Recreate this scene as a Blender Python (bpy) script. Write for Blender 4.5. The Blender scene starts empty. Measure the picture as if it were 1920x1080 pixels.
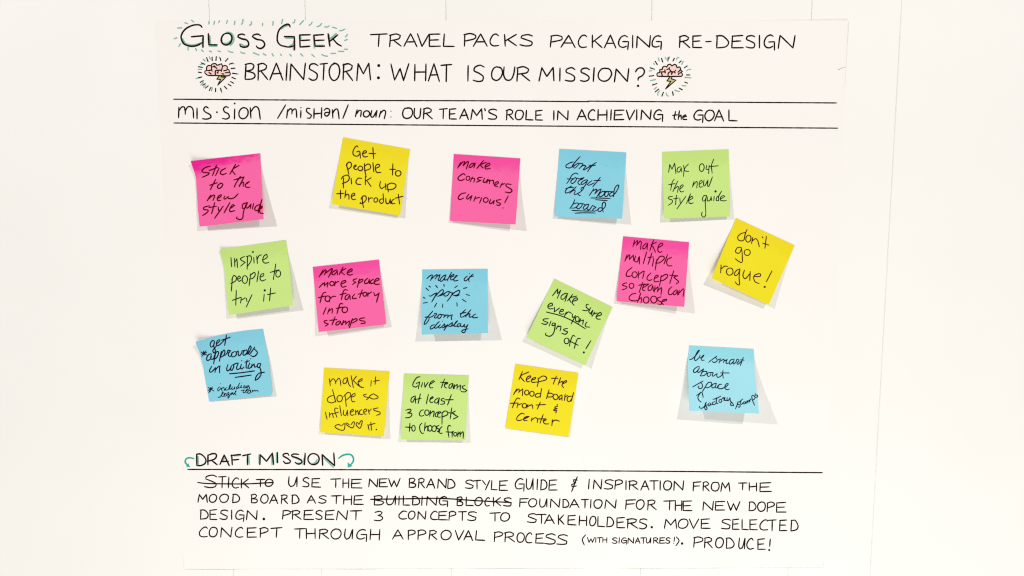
import bpy, bmesh, math, random
from mathutils import Vector, noise
random.seed(7)
S = bpy.context.scene
COL = S.collection

# ------------------------------------------------------------------ camera
F_PX = 1130.0            # focal length of the phone camera in photo pixels
DIST = 0.69              # metres from the lens to the wall along the optical axis
TILT = math.radians(5.1) # held a little high, looking slightly down
ZC = 1.45                # height on the wall where the optical axis lands
CAM = Vector((0, -DIST*math.cos(TILT), ZC + DIST*math.sin(TILT)))
cd = bpy.data.cameras.new('camera'); cam = bpy.data.objects.new('camera', cd); COL.objects.link(cam)
cam.location = CAM; cam.rotation_euler = (math.radians(90)-TILT, 0, 0)
cd.sensor_width = 36; cd.lens = F_PX*36/1920; cd.clip_start = .01; cd.clip_end = 100
S.camera = cam

# ------------------------------------------------------------------ light
w = bpy.data.worlds.new("World"); S.world = w; w.use_nodes = True
bg = w.node_tree.nodes['Background']
bg.inputs['Color'].default_value = (1.0, .968, .945, 1); bg.inputs['Strength'].default_value = .215
def lamp(name, kind, loc, power, col, size=.05, aim=(0, 0, ZC)):
    l = bpy.data.lights.new(name, kind); o = bpy.data.objects.new(name, l); COL.objects.link(o)
    l.energy = power; l.color = col; o.location = loc
    if kind == 'AREA': l.shape = 'DISK'; l.size = size
    else: l.shadow_soft_size = size
    o.rotation_euler = (Vector(aim)-Vector(loc)).to_track_quat('-Z', 'Y').to_euler()
    return o
# two ceiling lamps of the room, one high to the left and one high to the right
lamp('ceiling_lamp', 'POINT', (-2.4, -1.6, ZC+1.5), 206, (1, .962, .935), .035)
lamp('ceiling_lamp', 'POINT', (1.34, -1.6, ZC+1.5), 107, (1, .975, .945), .035)
# added broad fill low in front of the wall, brightens the lower part
lamp('low_fill_light', 'AREA', (.2, -1.08, ZC-1.26), 21.5, (1, 1, .95), 1.5, (.15, 0, ZC-.35))
S.view_settings.view_transform = 'Standard'; S.view_settings.look = 'None'
S.view_settings.exposure = 0; S.view_settings.gamma = 1
S.render.engine = 'CYCLES'; S.cycles.filter_width = 1.15

# ------------------------------------------------------------------ helpers
def wallpoint(px, py, h=0.0):
    """photo point -> point h metres proud of the wall plane"""
    a = (px-960)/F_PX; b = (py-540)/F_PX
    d = Vector((a, math.cos(TILT)-b*math.sin(TILT), -math.sin(TILT)-b*math.cos(TILT)))
    t = (-h-CAM.y)/d.y
    return CAM + d*t
def mat(name, col, rough=.8, spec=.3, var=.03, scale=60, bump=.0, bscale=900, var2=None):
    m = bpy.data.materials.new(name); m.use_nodes = True
    nt = m.node_tree; N = nt.nodes; L = nt.links; b = N['Principled BSDF']
    b.inputs['Roughness'].default_value = rough; b.inputs['Specular IOR Level'].default_value = spec
    tc = N.new('ShaderNodeTexCoord'); n = N.new('ShaderNodeTexNoise'); n.inputs['Scale'].default_value = scale
    n.inputs['Detail'].default_value = 5; L.new(tc.outputs['Object'], n.inputs['Vector'])
    r = N.new('ShaderNodeValToRGB'); r.color_ramp.elements[0].position = .3; r.color_ramp.elements[1].position = .7
    r.color_ramp.elements[0].color = tuple(c*(1-var) for c in col)+(1,)
    r.color_ramp.elements[1].color = (tuple(var2) if var2 else tuple(min(1, c*(1+var)) for c in col))+(1,)
    L.new(n.outputs['Fac'], r.inputs['Fac']); L.new(r.outputs['Color'], b.inputs['Base Color'])
    if bump:
        n2 = N.new('ShaderNodeTexNoise'); n2.inputs['Scale'].default_value = bscale; n2.inputs['Detail'].default_value = 3
        L.new(tc.outputs['Object'], n2.inputs['Vector'])
        bp = N.new('ShaderNodeBump'); bp.inputs['Strength'].default_value = bump; bp.inputs['Distance'].default_value = .0006
        L.new(n2.outputs['Fac'], bp.inputs['Height']); L.new(bp.outputs['Normal'], b.inputs['Normal'])
    m['_r'] = 1
    return m
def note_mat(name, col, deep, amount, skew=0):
    """sticky-note paper; gummed strip shows mottled along the top, its deeper tint partly painted shade of the tilting sheet"""
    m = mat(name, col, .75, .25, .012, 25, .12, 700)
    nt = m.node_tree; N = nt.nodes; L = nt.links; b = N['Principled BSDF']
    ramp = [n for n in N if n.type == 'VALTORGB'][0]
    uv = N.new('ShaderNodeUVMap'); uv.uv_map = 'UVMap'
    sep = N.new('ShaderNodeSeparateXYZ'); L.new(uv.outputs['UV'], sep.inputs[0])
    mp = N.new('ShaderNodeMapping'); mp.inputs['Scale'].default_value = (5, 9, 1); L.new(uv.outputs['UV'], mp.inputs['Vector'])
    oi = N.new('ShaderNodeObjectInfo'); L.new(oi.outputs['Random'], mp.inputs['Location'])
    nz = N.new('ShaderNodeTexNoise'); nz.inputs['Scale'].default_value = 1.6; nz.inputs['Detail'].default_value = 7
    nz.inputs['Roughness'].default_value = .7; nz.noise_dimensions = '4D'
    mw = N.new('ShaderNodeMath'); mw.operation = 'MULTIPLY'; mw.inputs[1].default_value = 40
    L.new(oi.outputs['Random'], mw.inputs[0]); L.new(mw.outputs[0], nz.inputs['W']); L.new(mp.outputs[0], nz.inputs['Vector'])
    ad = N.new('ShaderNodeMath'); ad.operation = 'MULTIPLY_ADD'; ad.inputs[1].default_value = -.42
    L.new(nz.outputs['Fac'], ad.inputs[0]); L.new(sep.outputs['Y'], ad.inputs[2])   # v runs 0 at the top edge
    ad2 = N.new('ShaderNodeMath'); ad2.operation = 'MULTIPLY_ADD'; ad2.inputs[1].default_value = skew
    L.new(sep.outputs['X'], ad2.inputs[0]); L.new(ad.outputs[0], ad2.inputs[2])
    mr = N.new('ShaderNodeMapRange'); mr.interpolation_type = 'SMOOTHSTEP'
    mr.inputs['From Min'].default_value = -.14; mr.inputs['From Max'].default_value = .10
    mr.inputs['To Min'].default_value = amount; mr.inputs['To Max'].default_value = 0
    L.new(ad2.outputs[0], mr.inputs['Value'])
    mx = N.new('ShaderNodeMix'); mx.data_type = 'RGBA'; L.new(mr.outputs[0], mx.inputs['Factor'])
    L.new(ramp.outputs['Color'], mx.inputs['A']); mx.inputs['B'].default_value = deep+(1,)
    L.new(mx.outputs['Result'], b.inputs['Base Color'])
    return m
WALLM = mat('wall_paint', (.86, .84, .808), .6, .25, .012, 6, .06, 260)
GAPM = mat('board_joint', (.80, .77, .72), .9, .1)
PAPER = mat('poster_paper', (.862, .834, .805), .8, .2, .012, 9, .05, 500)
BLACK = mat('black_marker', (.006, .003, .004), .8, 0, .3, 700, var2=(.030, .010, .010))
TEAL = mat('teal_marker', (.21, .46, .36), .7, .05, .12, 900)
TEALD = mat('bright_teal_marker', (.02, .37, .29), .6, .2, .15, 500)
TINT = mat('pink_marker', (.86, .60, .54), .7, .2, .06, 900)
OLIVE = mat('yellow_green_marker', (.50, .50, .20), .7, .2, .15, 800)
PENCIL = mat('grey_smudge', (.42, .38, .36), .8, .1)
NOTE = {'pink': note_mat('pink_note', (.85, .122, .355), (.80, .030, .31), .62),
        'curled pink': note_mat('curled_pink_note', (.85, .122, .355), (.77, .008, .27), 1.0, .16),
        'lit blue': note_mat('lit_blue_note', (.34, .70, .80), (.22, .60, .70), .7),  # same blue paper, paler: light on the tilted note put into the colour
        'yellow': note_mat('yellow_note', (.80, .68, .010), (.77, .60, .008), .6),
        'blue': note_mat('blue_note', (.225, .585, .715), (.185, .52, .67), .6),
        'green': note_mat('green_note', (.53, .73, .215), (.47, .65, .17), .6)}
INK = {'pink': mat('ink_on_pink', (.11, .0015, .004), .8, 0, .3, 600),
       'yellow': mat('ink_on_yellow', (.060, .010, .022), .8, 0, .3, 600),
       'blue': mat('ink_on_blue', (.012, .009, .030), .8, 0, .3, 600),
       'green': mat('ink_on_green', (.004, .018, .014), .8, 0, .3, 600)}

def link(name, verts, faces, m, parent=None, smooth=False, uvs=None):
    me = bpy.data.meshes.new(name); me.from_pydata([tuple(v) for v in verts], [], faces)
    if uvs:
        ul = me.uv_layers.new(name='UVMap')
        for lp in me.loops: ul.data[lp.index].uv = uvs[lp.vertex_index]
    me.materials.append(m); me.update()
    if smooth:
        for p in me.polygons: p.use_smooth = True
    o = bpy.data.objects.new(name, me); COL.objects.link(o)
    if parent:
        o.parent = parent
        p = parent; off = Vector((0, 0, 0))
        while p: off += p.location; p = p.parent
        for v in me.vertices: v.co -= off
    return o

def parse(txt):
    """'x,y x,y|x,y ...' pen strokes; @cx,cy,rx,ry a loop; *x,y,r a dot"""
    out = []
    for s in txt.replace('\n', ' ').split('|'):
        s = s.strip()
        if not s: continue
        if s[0] == '@':
            cx, cy, rx, ry = map(float, s[1:].split(','))
            a0 = -100+random.uniform(-15, 15); k = random.uniform(-.10, .02)
            pts = []
            for i in range(13):
                a = math.radians(a0-i*30.6)
                x = rx*math.cos(a); y = ry*math.sin(a)
                f = 1-.05*(i/12)
                pts.append((cx+x*f - y*-k*1.6*rx/ry, cy+y*f))
            out.append(('s', pts))
        elif s[0] == '*':
            out.append(('d', tuple(map(float, s[1:].split(',')))))
        else:
            out.append(('s', [tuple(map(float, p.split(','))) for p in s.split()]))
    return out

CORNER = 82
def smooth_line(pts, step=1.2):
    """split at sharp corners, Catmull-Rom between; returns list of point runs"""
    runs = []; cur = [pts[0]]
    for i in range(1, len(pts)-1):
        cur.append(pts[i])
        a = (pts[i][0]-pts[i-1][0], pts[i][1]-pts[i-1][1]); b = (pts[i+1][0]-pts[i][0], pts[i+1][1]-pts[i][1])
        na = math.hypot(*a) or 1e-6; nb = math.hypot(*b) or 1e-6
        c = (a[0]*b[0]+a[1]*b[1])/(na*nb)
        if c < math.cos(math.radians(CORNER)): runs.append(cur); cur = [pts[i]]
    cur.append(pts[-1]); runs.append(cur)
    out = []
    for r in runs:
        q = []
        for i in range(len(r)-1):
            p1, p2 = r[i], r[i+1]
            p0 = r[i-1] if i else (2*p1[0]-p2[0], 2*p1[1]-p2[1])
            p3 = r[i+2] if i+2 < len(r) else (2*p2[0]-p1[0], 2*p2[1]-p1[1])
            n = max(1, int(math.hypot(p2[0]-p1[0], p2[1]-p1[1])/step))
            for k in range(n):
                t = k/n
                q.append(tuple(.5*((2*p1[j])+(-p0[j]+p2[j])*t+(2*p0[j]-5*p1[j]+4*p2[j]-p3[j])*t*t+(-p0[j]+3*p1[j]-3*p2[j]+p3[j])*t**3) for j in (0, 1)))
        q.append(r[-1]); out.append(q)
    return out

GAIN = 1.22
class Pen:
    """collects inked ribbons in photo coordinates and lays them on a surface"""
    def __init__(s, surf, lift): s.v = []; s.f = []; s.surf = surf; s.lift = lift; s.n = 0
    def put(s, x, y):
        s.v.append(s.surf(x, y, s.lift+s.n*2.5e-6)); return len(s.v)-1
    def disc(s, x, y, r, seg=12):
        c = s.put(x, y); ring = [s.put(x+r*math.cos(2*math.pi*k/seg)*random.uniform(.94, 1.05), y+r*math.sin(2*math.pi*k/seg)) for k in range(seg)]
        for k in range(seg): s.f.append((c, ring[k], ring[(k+1) % seg]))
        s.n += 1
    def run(s, q, wd, ph, taper):
        n = len(q)
        if n < 2: return
        L = []; R = []
        for i, (x, y) in enumerate(q):
            a = q[max(0, i-1)]; b = q[min(n-1, i+1)]
            dx, dy = b[0]-a[0], b[1]-a[1]; d = math.hypot(dx, dy) or 1e-6
            e = min(i, n-1-i)*1.2
            k = wd*.5*(1+.16*noise.noise(Vector((x*.11, y*.11, ph)))+.07*noise.noise(Vector((x*.6, y*.6, ph))))
            if taper and n > 5: k *= .80+.20*min(1, e/4)
            nx, ny = -dy/d*k, dx/d*k
            L.append(s.put(x+nx, y+ny)); R.append(s.put(x-nx, y-ny))
        for i in range(n-1): s.f.append((L[i], R[i], R[i+1], L[i+1]))
        for (i, sg) in ((0, -1), (n-1, 1)):
            x, y = q[i]; a = q[max(0, i-1)]; b = q[min(n-1, i+1)]
            an = math.atan2((b[1]-a[1])*sg, (b[0]-a[0])*sg)
            k = math.hypot(s.v[L[i]][0]-s.v[R[i]][0], s.v[L[i]][2]-s.v[R[i]][2])*.5*F_PX/DIST
            arc = [s.put(x+k*math.cos(an+t), y+k*math.sin(an+t)) for t in (-1.05, -.52, 0, .52, 1.05)]
            ch = [L[i], R[i]] if sg < 0 else [R[i], L[i]]
            s.f.append(tuple([ch[0]]+(arc if sg < 0 else arc)+[ch[1]]))
        s.n += 1
    def draw(s, strokes, org, sc, wd, taper=True):
        wd *= GAIN
        ph = random.uniform(0, 50)
        for kind, p in strokes:
            if kind == 'd': s.disc(org[0]+p[0]/sc, org[1]+p[1]/sc, p[2]/sc)
            else:
                pts = [(org[0]+x/sc, org[1]+y/sc) for x, y in p]
                if len(pts) == 1: continue
                for q in smooth_line(pts): s.run(q, wd, ph, taper)
    def fill(s, pts, org, sc):
        ids = [s.put(org[0]+x/sc, org[1]+y/sc) for x, y in pts]; s.f.append(tuple(ids)); s.n += 1
    def build(s, name, m, parent, label=None):
        o = link(name, s.v, s.f, m, parent)
        # every face turned towards the room
        bm = bmesh.new(); bm.from_mesh(o.data)
        for f in bm.faces:
            f.normal_update()
            if f.normal.y > 0: f.normal_flip()
        bm.to_mesh(o.data); bm.free()
        if label: o['label'] = label
        return o

# ------------------------------------------------------------------ wall of upright boards
wall = bpy.data.objects.new('wall', None); COL.objects.link(wall); wall['kind'] = 'structure'
seams = [wallpoint(x, 20).x for x in (-700, -300, 392, 572, 836, 1222, 1522, 1690, 2300, 2640)]
for a, b in zip(seams[:-1], seams[1:]):
    bm = bmesh.new(); bmesh.ops.create_cube(bm, size=1)
    g = .00008
    for v in bm.verts:
        v.co.x = (a+g) if v.co.x < 0 else (b-g)
        v.co.y = 0 if v.co.y < 0 else .012
        v.co.z = .35 if v.co.z < 0 else 2.6
    bmesh.ops.bevel(bm, geom=[e for e in bm.edges if abs(e.verts[0].co.y) < 1e-6 and abs(e.verts[1].co.y) < 1e-6], offset=.0006, segments=2, affect='EDGES')
    me = bpy.data.meshes.new('wall_panel'); bm.to_mesh(me); bm.free(); me.materials.append(WALLM)
    o = bpy.data.objects.new('wall_panel', me); COL.objects.link(o); o.parent = wall
link('wall_backing', [(x, y, z) for x in (seams[0], seams[-1]) for y in (.0121, .03) for z in (.35, 2.6)],
     [(0, 1, 3, 2), (4, 6, 7, 5), (0, 4, 5, 1), (2, 3, 7, 6), (0, 2, 6, 4), (1, 5, 7, 3)], GAPM, wall)

# ------------------------------------------------------------------ the paper poster
PC = [(289, 38), (1590, 38), (1543, 1064), (345, 1067)]   # TL TR BR BL in the photo
def bil(c, u, v):
    return tuple((1-v)*((1-u)*c[0][k]+u*c[1][k])+v*((1-u)*c[3][k]+u*c[2][k]) for k in (0, 1))
def inv_bil(c, x, y):
    u = v = .5
    for _ in range(12):
        p = bil(c, u, v); e = (x-p[0], y-p[1])
        du = [(1-v)*(c[1][k]-c[0][k])+v*(c[2][k]-c[3][k]) for k in (0, 1)]
        dv = [(1-u)*(c[3][k]-c[0][k])+u*(c[2][k]-c[1][k]) for k in (0, 1)]
        det = du[0]*dv[1]-du[1]*dv[0]
        u += (e[0]*dv[1]-e[1]*dv[0])/det; v += (du[0]*e[1]-du[1]*e[0])/det
    return u, v
def poster_h(x, y):
    u, v = inv_bil(PC, x, y)
    e = min(1, min(u, 1-u, v)/.13); e = e*e*(3-2*e)
    h = .00010 + (.00035+.0003*noise.noise(Vector((x/260, y/330, 3.1)))+.0002*noise.noise(Vector((x/90, y/130, 8.4))))*max(0, e)
    # the right upper corner has come away from the wall and curls forward a little
    d = math.hypot((1-u)*1300/150, v*1030/130)
    h += .0011*max(0, 1-d/1.3)**1.3
    # lower edge ripples
    if v > .93: h += .0007*((v-.93)/.07)**2*(1+.8*math.sin(x/47)+.5*math.sin(x/21+1))
    return h
def poster_surf(x, y, lift): return wallpoint(x, y, poster_h(x, y)+lift)
poster = bpy.data.objects.new('paper_poster', None); COL.objects.link(poster)
poster.location = wallpoint(960, 1066)
poster['label'] = 'large white paper sheet with black handwritten headings, ruled lines and a paragraph, on the wall'
poster['category'] = 'poster'
def sheet(fn, nu, nv, name, m, parent, thick):
    V = []; UV = []; FC = []
    for j in range(nv+1):
        for i in range(nu+1):
            V.append(fn(i/nu, j/nv)); UV.append((i/nu, j/nv))
    for j in range(nv):
        for i in range(nu):
            a = j*(nu+1)+i; FC.append((a, a+nu+1, a+nu+2, a+1))
    o = link(name, V, FC, m, parent, True, UV)
    if o.data.polygons[0].normal.y > 0: o.data.flip_normals()
    sm = o.modifiers.new('thickness', 'SOLIDIFY'); sm.thickness = thick; sm.offset = -1
    es = o.modifiers.new('crisp_edge', 'EDGE_SPLIT'); es.split_angle = math.radians(50)
    return o
def pfn(u, v):
    x, y = bil(PC, u, v)
    x += 1.2*noise.noise(Vector((u*2, v*6, 1)))*(1 if u in (0, 1) else 0)
    return wallpoint(x, y, poster_h(x, y))
sheet(pfn, 150, 110, 'paper_sheet', PAPER, poster, .00007)

# ------------------------------------------------------------------ capital letters of the marker hand, 100 x 100 boxes
CAPS = {
 'A': "0,100 50,0 100,102|17,66 86,62", 'B': "9,4 8,98|2,8 55,0 82,14 66,38 14,50 78,58 97,78 70,97 8,99",
 'C': "93,14 72,0 38,10 5,50 12,84 45,100 95,95", 'D': "8,2 4,98|0,4 50,4 88,32 98,64 72,90 5,99",
 'E': "7,4 4,98 100,99|4,5 95,0|5,50 82,46", 'F': "8,5 5,100|2,6 100,0|5,48 86,44",
 'G': "88,10 62,0 25,15 2,55 14,88 48,97 80,86|44,50 99,49 96,118", 'H': "5,0 5,100|95,0 95,102|5,50 95,47",
 'I': "60,0 45,100", 'K': "8,0 10,100|96,0 12,58|30,46 100,100", 'L': "8,0 5,98 100,100",
 'M': "0,100 12,2 50,64 88,0 100,100", 'N': "2,100 9,3 92,98 100,0",
 'O': "52,0 22,10 2,45 10,84 42,100 78,86 98,46 84,10 48,0 36,4", 'P': "10,5 5,100|2,10 52,0 95,14 88,38 10,60",
 'R': "10,5 5,100|0,10 52,0 90,14 76,38 8,52|34,49 100,100",
 'S': "96,12 62,0 16,10 10,32 50,48 92,66 84,92 45,100 0,92", 'T': "0,5 100,0|52,3 50,100",
 'U': "6,0 1,70 24,99 62,82 90,8|94,0 92,98", 'V': "0,0 45,100 100,0", 'W': "0,0 26,100 50,26 72,100 100,0",
 'Y': "0,0 42,48|100,0 40,104", '3': "6,10 55,0 84,14 70,36 36,44 80,56 92,80 60,98 0,95"}
def cap_strokes(ch, x0, x1, yt, yb):
    out = []
    slant = random.uniform(-.02, .05)*(yb-yt)
    for s in CAPS[ch].split('|'):
        pts = []
        for p in s.split():
            a, b = map(float, p.split(','))
            a += random.uniform(-2.2, 2.2); b += random.uniform(-2.5, 2.5)
            pts.append((x0+(x1-x0)*a/100+slant*(1-b/100)-slant*.5, yt+(yb-yt)*b/100))
        out.append(('s', pts))
    return out
ORG = {'A': ((240, 0), 3.84), 'B': ((660, 0), 3.84), 'C': ((1120, 0), 3.4286), 'D': ((240, 820), 3.84), 'E': ((680, 820), 3.84), 'F': ((1120, 820), 3.4286)}
def caps(label, *segs, wd=2.25, name='written_word', extra=None):
    """segs: (region, letters, top-left, bottom-left, top-right, bottom-right, 'x0-x1 ...')"""
    p = Pen(poster_surf, .00009)
    for reg, letters, t0, b0, t1, b1, xs in segs:
        org, sc = ORG[reg]; iv = [tuple(map(float, q.split('-'))) for q in xs.split()]
        assert len(iv) == len(letters), (letters, xs)
        X0 = iv[0][0]; X1 = iv[-1][1]
        for ch, (x0, x1) in zip(letters, iv):
            k = ((x0+x1)/2-X0)/max(1, X1-X0)
            p.draw(cap_strokes(ch, x0, x1, t0+(t1-t0)*k, b0+(b1-b0)*k), org, sc, wd)
    if extra:
        reg, txt = extra; p.draw(parse(txt), *ORG[reg], wd)
    return p.build(name, BLACK, poster, label)
def hand(reg, label, txt, wd=2.25, m=None, lift=.00009, name='written_word', parent=None):
    org, sc = ORG[reg] if isinstance(reg, str) else reg
    p = Pen(poster_surf, lift); p.draw(parse(txt), org, sc, wd)
    return p.build(name, m or BLACK, parent or poster, label)
T1 = ((320, 30), 10.667); T2 = ((490, 30), 10.667); H1 = ((335, 840), 10.667); H2 = ((480, 840), 9.6)
# first title line
hand(T1, 'first title word with teal shading', """625,225 590,185 510,175 400,200 280,275 215,380 215,460 260,550 350,595 450,605 550,580 620,535|415,415 650,395 645,630
|752,350 765,575 930,578|@1120,460,108,122|1480,380 1430,362 1360,380 1345,420 1420,455 1520,485 1560,550 1540,605 1470,625 1400,605 1385,565
|1795,390 1740,362 1660,380 1635,415 1720,465 1830,490 1880,560 1850,625 1790,650 1735,630 1715,600""", 2.6)
hand(T2, 'second title word with teal shading', """575,220 560,180 515,165 420,210 350,290 320,400 325,510 380,580 460,605 550,620 645,600|460,410 660,415 665,680
|765,380 775,620 970,605|760,380 980,375|790,490 970,480|1050,380 1075,605 1265,605|1045,385 1245,372|1070,490 1255,482
|1335,355 1370,605|1530,375 1365,510|1430,455 1520,555 1600,600""", 2.6)
for z, txt in ((T1, "235,450 290,545 380,580 480,580 590,545|637,440 632,600|780,390 795,560|770,600 925,600|1120,325 1210,345 1262,430 1250,520 1190,590|1190,500 1140,548 1070,545|1450,455 1510,470 1552,510|1410,560 1470,600 1530,590"),
               (T2, "400,262 460,212 540,190|475,440 640,440|560,600 630,565 648,500|642,610 640,680|785,400 790,480|1045,400 1062,640|1090,588 1260,588|1350,370 1362,500|1500,350 1380,450"),
               (H1, "385,170 390,335|540,270 525,310 470,345|905,205 885,255|1050,155 1062,180|1110,155 1230,145|1398,160 1412,330"),
               (H2, "55,125 60,290|285,150 290,300|370,90 370,260|520,275 590,272|650,155 740,190 800,222|740,285 790,270|868,180 845,300|1100,210 1070,262 1010,290|1225,185 1390,345")):
    hand(z, None, txt, 2.7, TEAL, .00004, 'teal_shading')
def marks(zoom, txt, m, parent, wd, name='ray_mark', lift=.00006):
    for s in txt.split('|'):
        p = Pen(poster_surf, lift); p.draw(parse(s), zoom[0], zoom[1], wd, False); p.build(name, m, parent)
marks(T1, "420,85 460,120|285,135 340,155|140,238 220,238|70,455 125,435|195,555 160,610|348,630 348,680|500,650 515,690|615,680 655,710|775,700 820,718|945,700 1000,712|1150,695 1190,720 1245,728|1400,720 1430,740 1480,745|1655,735 1765,780|1850,755 1905,785|765,110 765,160|878,105 862,165|975,95 960,135|1135,90 1115,145|1285,105 1275,170|1445,70 1440,130 1415,165|1615,115 1610,160 1580,185|1838,145 1838,190", TEAL, poster, 2.0)
marks(T2, "235,110 230,185|425,70 405,150|668,75 660,125 630,140|840,95 770,170|1015,125 990,165 955,185|1205,150 1165,195 1115,212|1265,215 1310,222 1355,200|1420,222 1505,248|1565,295 1610,290 1665,265|1720,370 1685,420|1720,470 1665,490|1720,665 1660,665|1645,710 1545,705|1485,748 1395,748|1320,805 1260,795 1205,768|1010,770 1060,815|785,755 830,800|565,765 600,800|385,765 400,790|215,755 240,800", TEAL, poster, 2.0)
caps('word TRAVEL', ('B', 'TRAVEL', 246, 334, 242, 336, '132-250 268-355 375-468 468-552 553-637 655-738'))
caps('word PACKS', ('B', 'PACKS', 243, 333, 248, 330, '806-892 875-973 990-1058 1092-1186 1208-1303'))
caps('word PACKAGING', ('B', 'PACKA', 252, 340, 252, 346, '1425-1515 1505-1608 1628-1692 1722-1800 1818-1900'), ('C', 'GING', 228, 306, 230, 306, '135-200 222-232 250-340 352-412'))
caps('word RE-DESIGN', ('C', 'REDESIGN', 230, 306, 226, 310, '525-593 610-672 765-845 862-938 955-1015 1036-1048 1072-1140 1162-1268'), extra=('C', '697,268 732,266'))
caps('word BRAINSTORM with colon', ('A', 'BRAINSTORM', 455, 574, 458, 578, '840-918 932-1005 1020-1115 1133-1150 1165-1275 1302-1368 1380-1435 1448-1525 1545-1620 1645-1747'), extra=('A', '*1805,472,11|*1803,560,11'), wd=2.35)
caps('word WHAT', ('B', 'WHAT', 460, 576, 462, 586, '278-408 447-535 550-630 640-718'), wd=2.35)
caps('word IS', ('B', 'IS', 472, 584, 470, 590, '828-842 873-952'), wd=2.35)
caps('word OUR in the second title line', ('B', 'OR', 480, 580, 482, 586, '1003-1085 1185-1282'), extra=('B', '1095,482 1092,540 1112,575 1145,572 1165,530 1172,482'), wd=2.35)
caps('word MISSION with question mark', ('B', 'MISSIO', 487, 584, 490, 586, '1350-1458 1490-1503 1535-1608 1645-1712 1735-1746 1770-1870'), ('C', 'N', 440, 528, 440, 528, '110-200'),
     extra=('C', '245,462 262,440 290,438 303,460 290,485 265,500 262,515|*262,552,8'), wd=2.35)
# definition line
hand('A', 'word mis-sion split by a dot', """366,772 364,848|366,800 385,772 405,772 412,800 412,822|412,800 428,772 450,768 468,790 472,850|497,778 497,855
|578,778 560,768 545,785 555,805 590,825 596,845 570,857 537,855|*640,808,7|722,775 705,768 688,782 695,805 722,820 728,845 705,857 680,852
|768,785 766,857|*768,745,7|@832,815,34,41|880,775 885,850|885,805 905,775 925,768 942,790 952,858""")
hand('A', 'spelling of the sound between slashes', """1135,755 1077,852|1150,790 1142,850|1148,805 1165,785 1180,788 1180,820|1180,805 1195,787 1210,790 1215,845|1245,795 1243,848|*1245,775,5
|1310,782 1290,780 1285,800 1300,815 1322,830 1310,850 1290,850|1340,782 1338,852|1395,775 1392,850|1340,820 1392,815
|1412,795 1430,780 1450,790 1450,815 1435,835 1418,830 1420,812 1450,808|1472,790 1475,850|1475,815 1490,790 1510,790 1520,855|1585,755 1547,852""")
hand('A', 'slanting word noun', """1650,790 1637,840|1645,820 1665,795 1680,797 1675,840|@1717,820,23,23|1755,795 1748,835 1765,842 1790,800|1792,795 1785,842
|1820,800 1808,845|1815,820 1838,795 1855,805 1845,855|*1893,800,4|*1893,842,4""")
caps('word OUR in the definition', ('B', 'OR', 776, 854, 780, 856, '362-438 512-578'), extra=('B', '450,780 448,830 465,855 488,840 495,780'))
caps("word TEAM'S", ('B', 'TEAMS', 782, 856, 786, 860, '630-685 700-752 775-838 858-940 980-1045'), extra=('B', '955,783 960,796'))
caps('word ROLE', ('B', 'ROLE', 790, 862, 796, 864, '1110-1162 1175-1235 1250-1305 1320-1372'))
caps('word IN', ('B', 'IN', 797, 864, 794, 864, '1448-1458 1478-1558'))
caps('word ACHIEVING', ('B', 'ACHI', 790, 864, 790, 864, '1620-1690 1698-1752 1768-1838 1860-1869'), ('C', 'EVING', 708, 770, 706, 770, '108-172 185-238 248-258 280-345 362-420'))
hand('C', 'small word the', "503,717 494,760 503,768|484,742 515,738|528,712 520,768|523,750 538,740 540,768|550,754 572,748 565,738 550,750 552,768 575,768")
caps('word GOAL', ('C', 'GOAL', 708, 774, 706, 778, '620-680 692-752 752-812 842-900'))
# ruled lines
for lab, pts in (('upper ruled line of the definition', '325.4,186 667,188.3 900,189 1104,190.6|1102,189.6 1300,191.2 1568.6,193'), ('lower ruled line of the definition', '326,230.6 740,234 1160,237.4 1570.6,240.3'),
                 ('ruled line under DRAFT MISSION', '352,880.2 740,881 1160,883.2 1542,886.3')):
    hand(((0, 0), 1), lab, pts, 1.9, name='ruled_line')
# draft heading
hand(H1, 'word DRAFT shaded in teal', """360,125 362,345|360,125 430,120 500,165 545,240 525,310 450,350 365,352|585,140 585,335|590,145 670,115 740,120 755,165 720,220 640,250 575,265|650,240 770,335
|825,330 910,140 1010,350|850,275 995,265|1060,140 1072,335|1050,150 1235,130|1085,240 1200,230|1280,155 1440,120|1375,140 1375,335""", 2.4)
hand(H2, 'word MISSION of the draft heading', """70,298 75,120 190,240 295,90 318,300|385,80 388,265|590,130 565,98 500,110 492,145 570,190 622,235 600,268 530,275 495,240
|765,115 690,108 640,125 650,150 740,180 815,220 820,265 770,290 705,262|885,95 872,300|@1037,200,103,102|1200,310 1190,120 1415,320 1400,90""", 2.4)
for z, st, hd, lab in ((H1, '300,212 220,195 155,215 130,275 165,335', [(150, 375), (190, 300), (228, 385)], 'teal curling arrow left of the draft heading'),
                       (H2, '1488,185 1560,135 1650,112 1720,130 1755,190 1745,250 1705,300', [(1650, 255), (1692, 290), (1742, 325), (1648, 355)], 'teal curling arrow right of the draft heading')):
    p = Pen(poster_surf, .00006); p.draw(parse(st), z[0], z[1], 2.6); p.fill(hd, z[0], z[1]); p.build('curled_arrow', TEALD, poster, lab)
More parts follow.
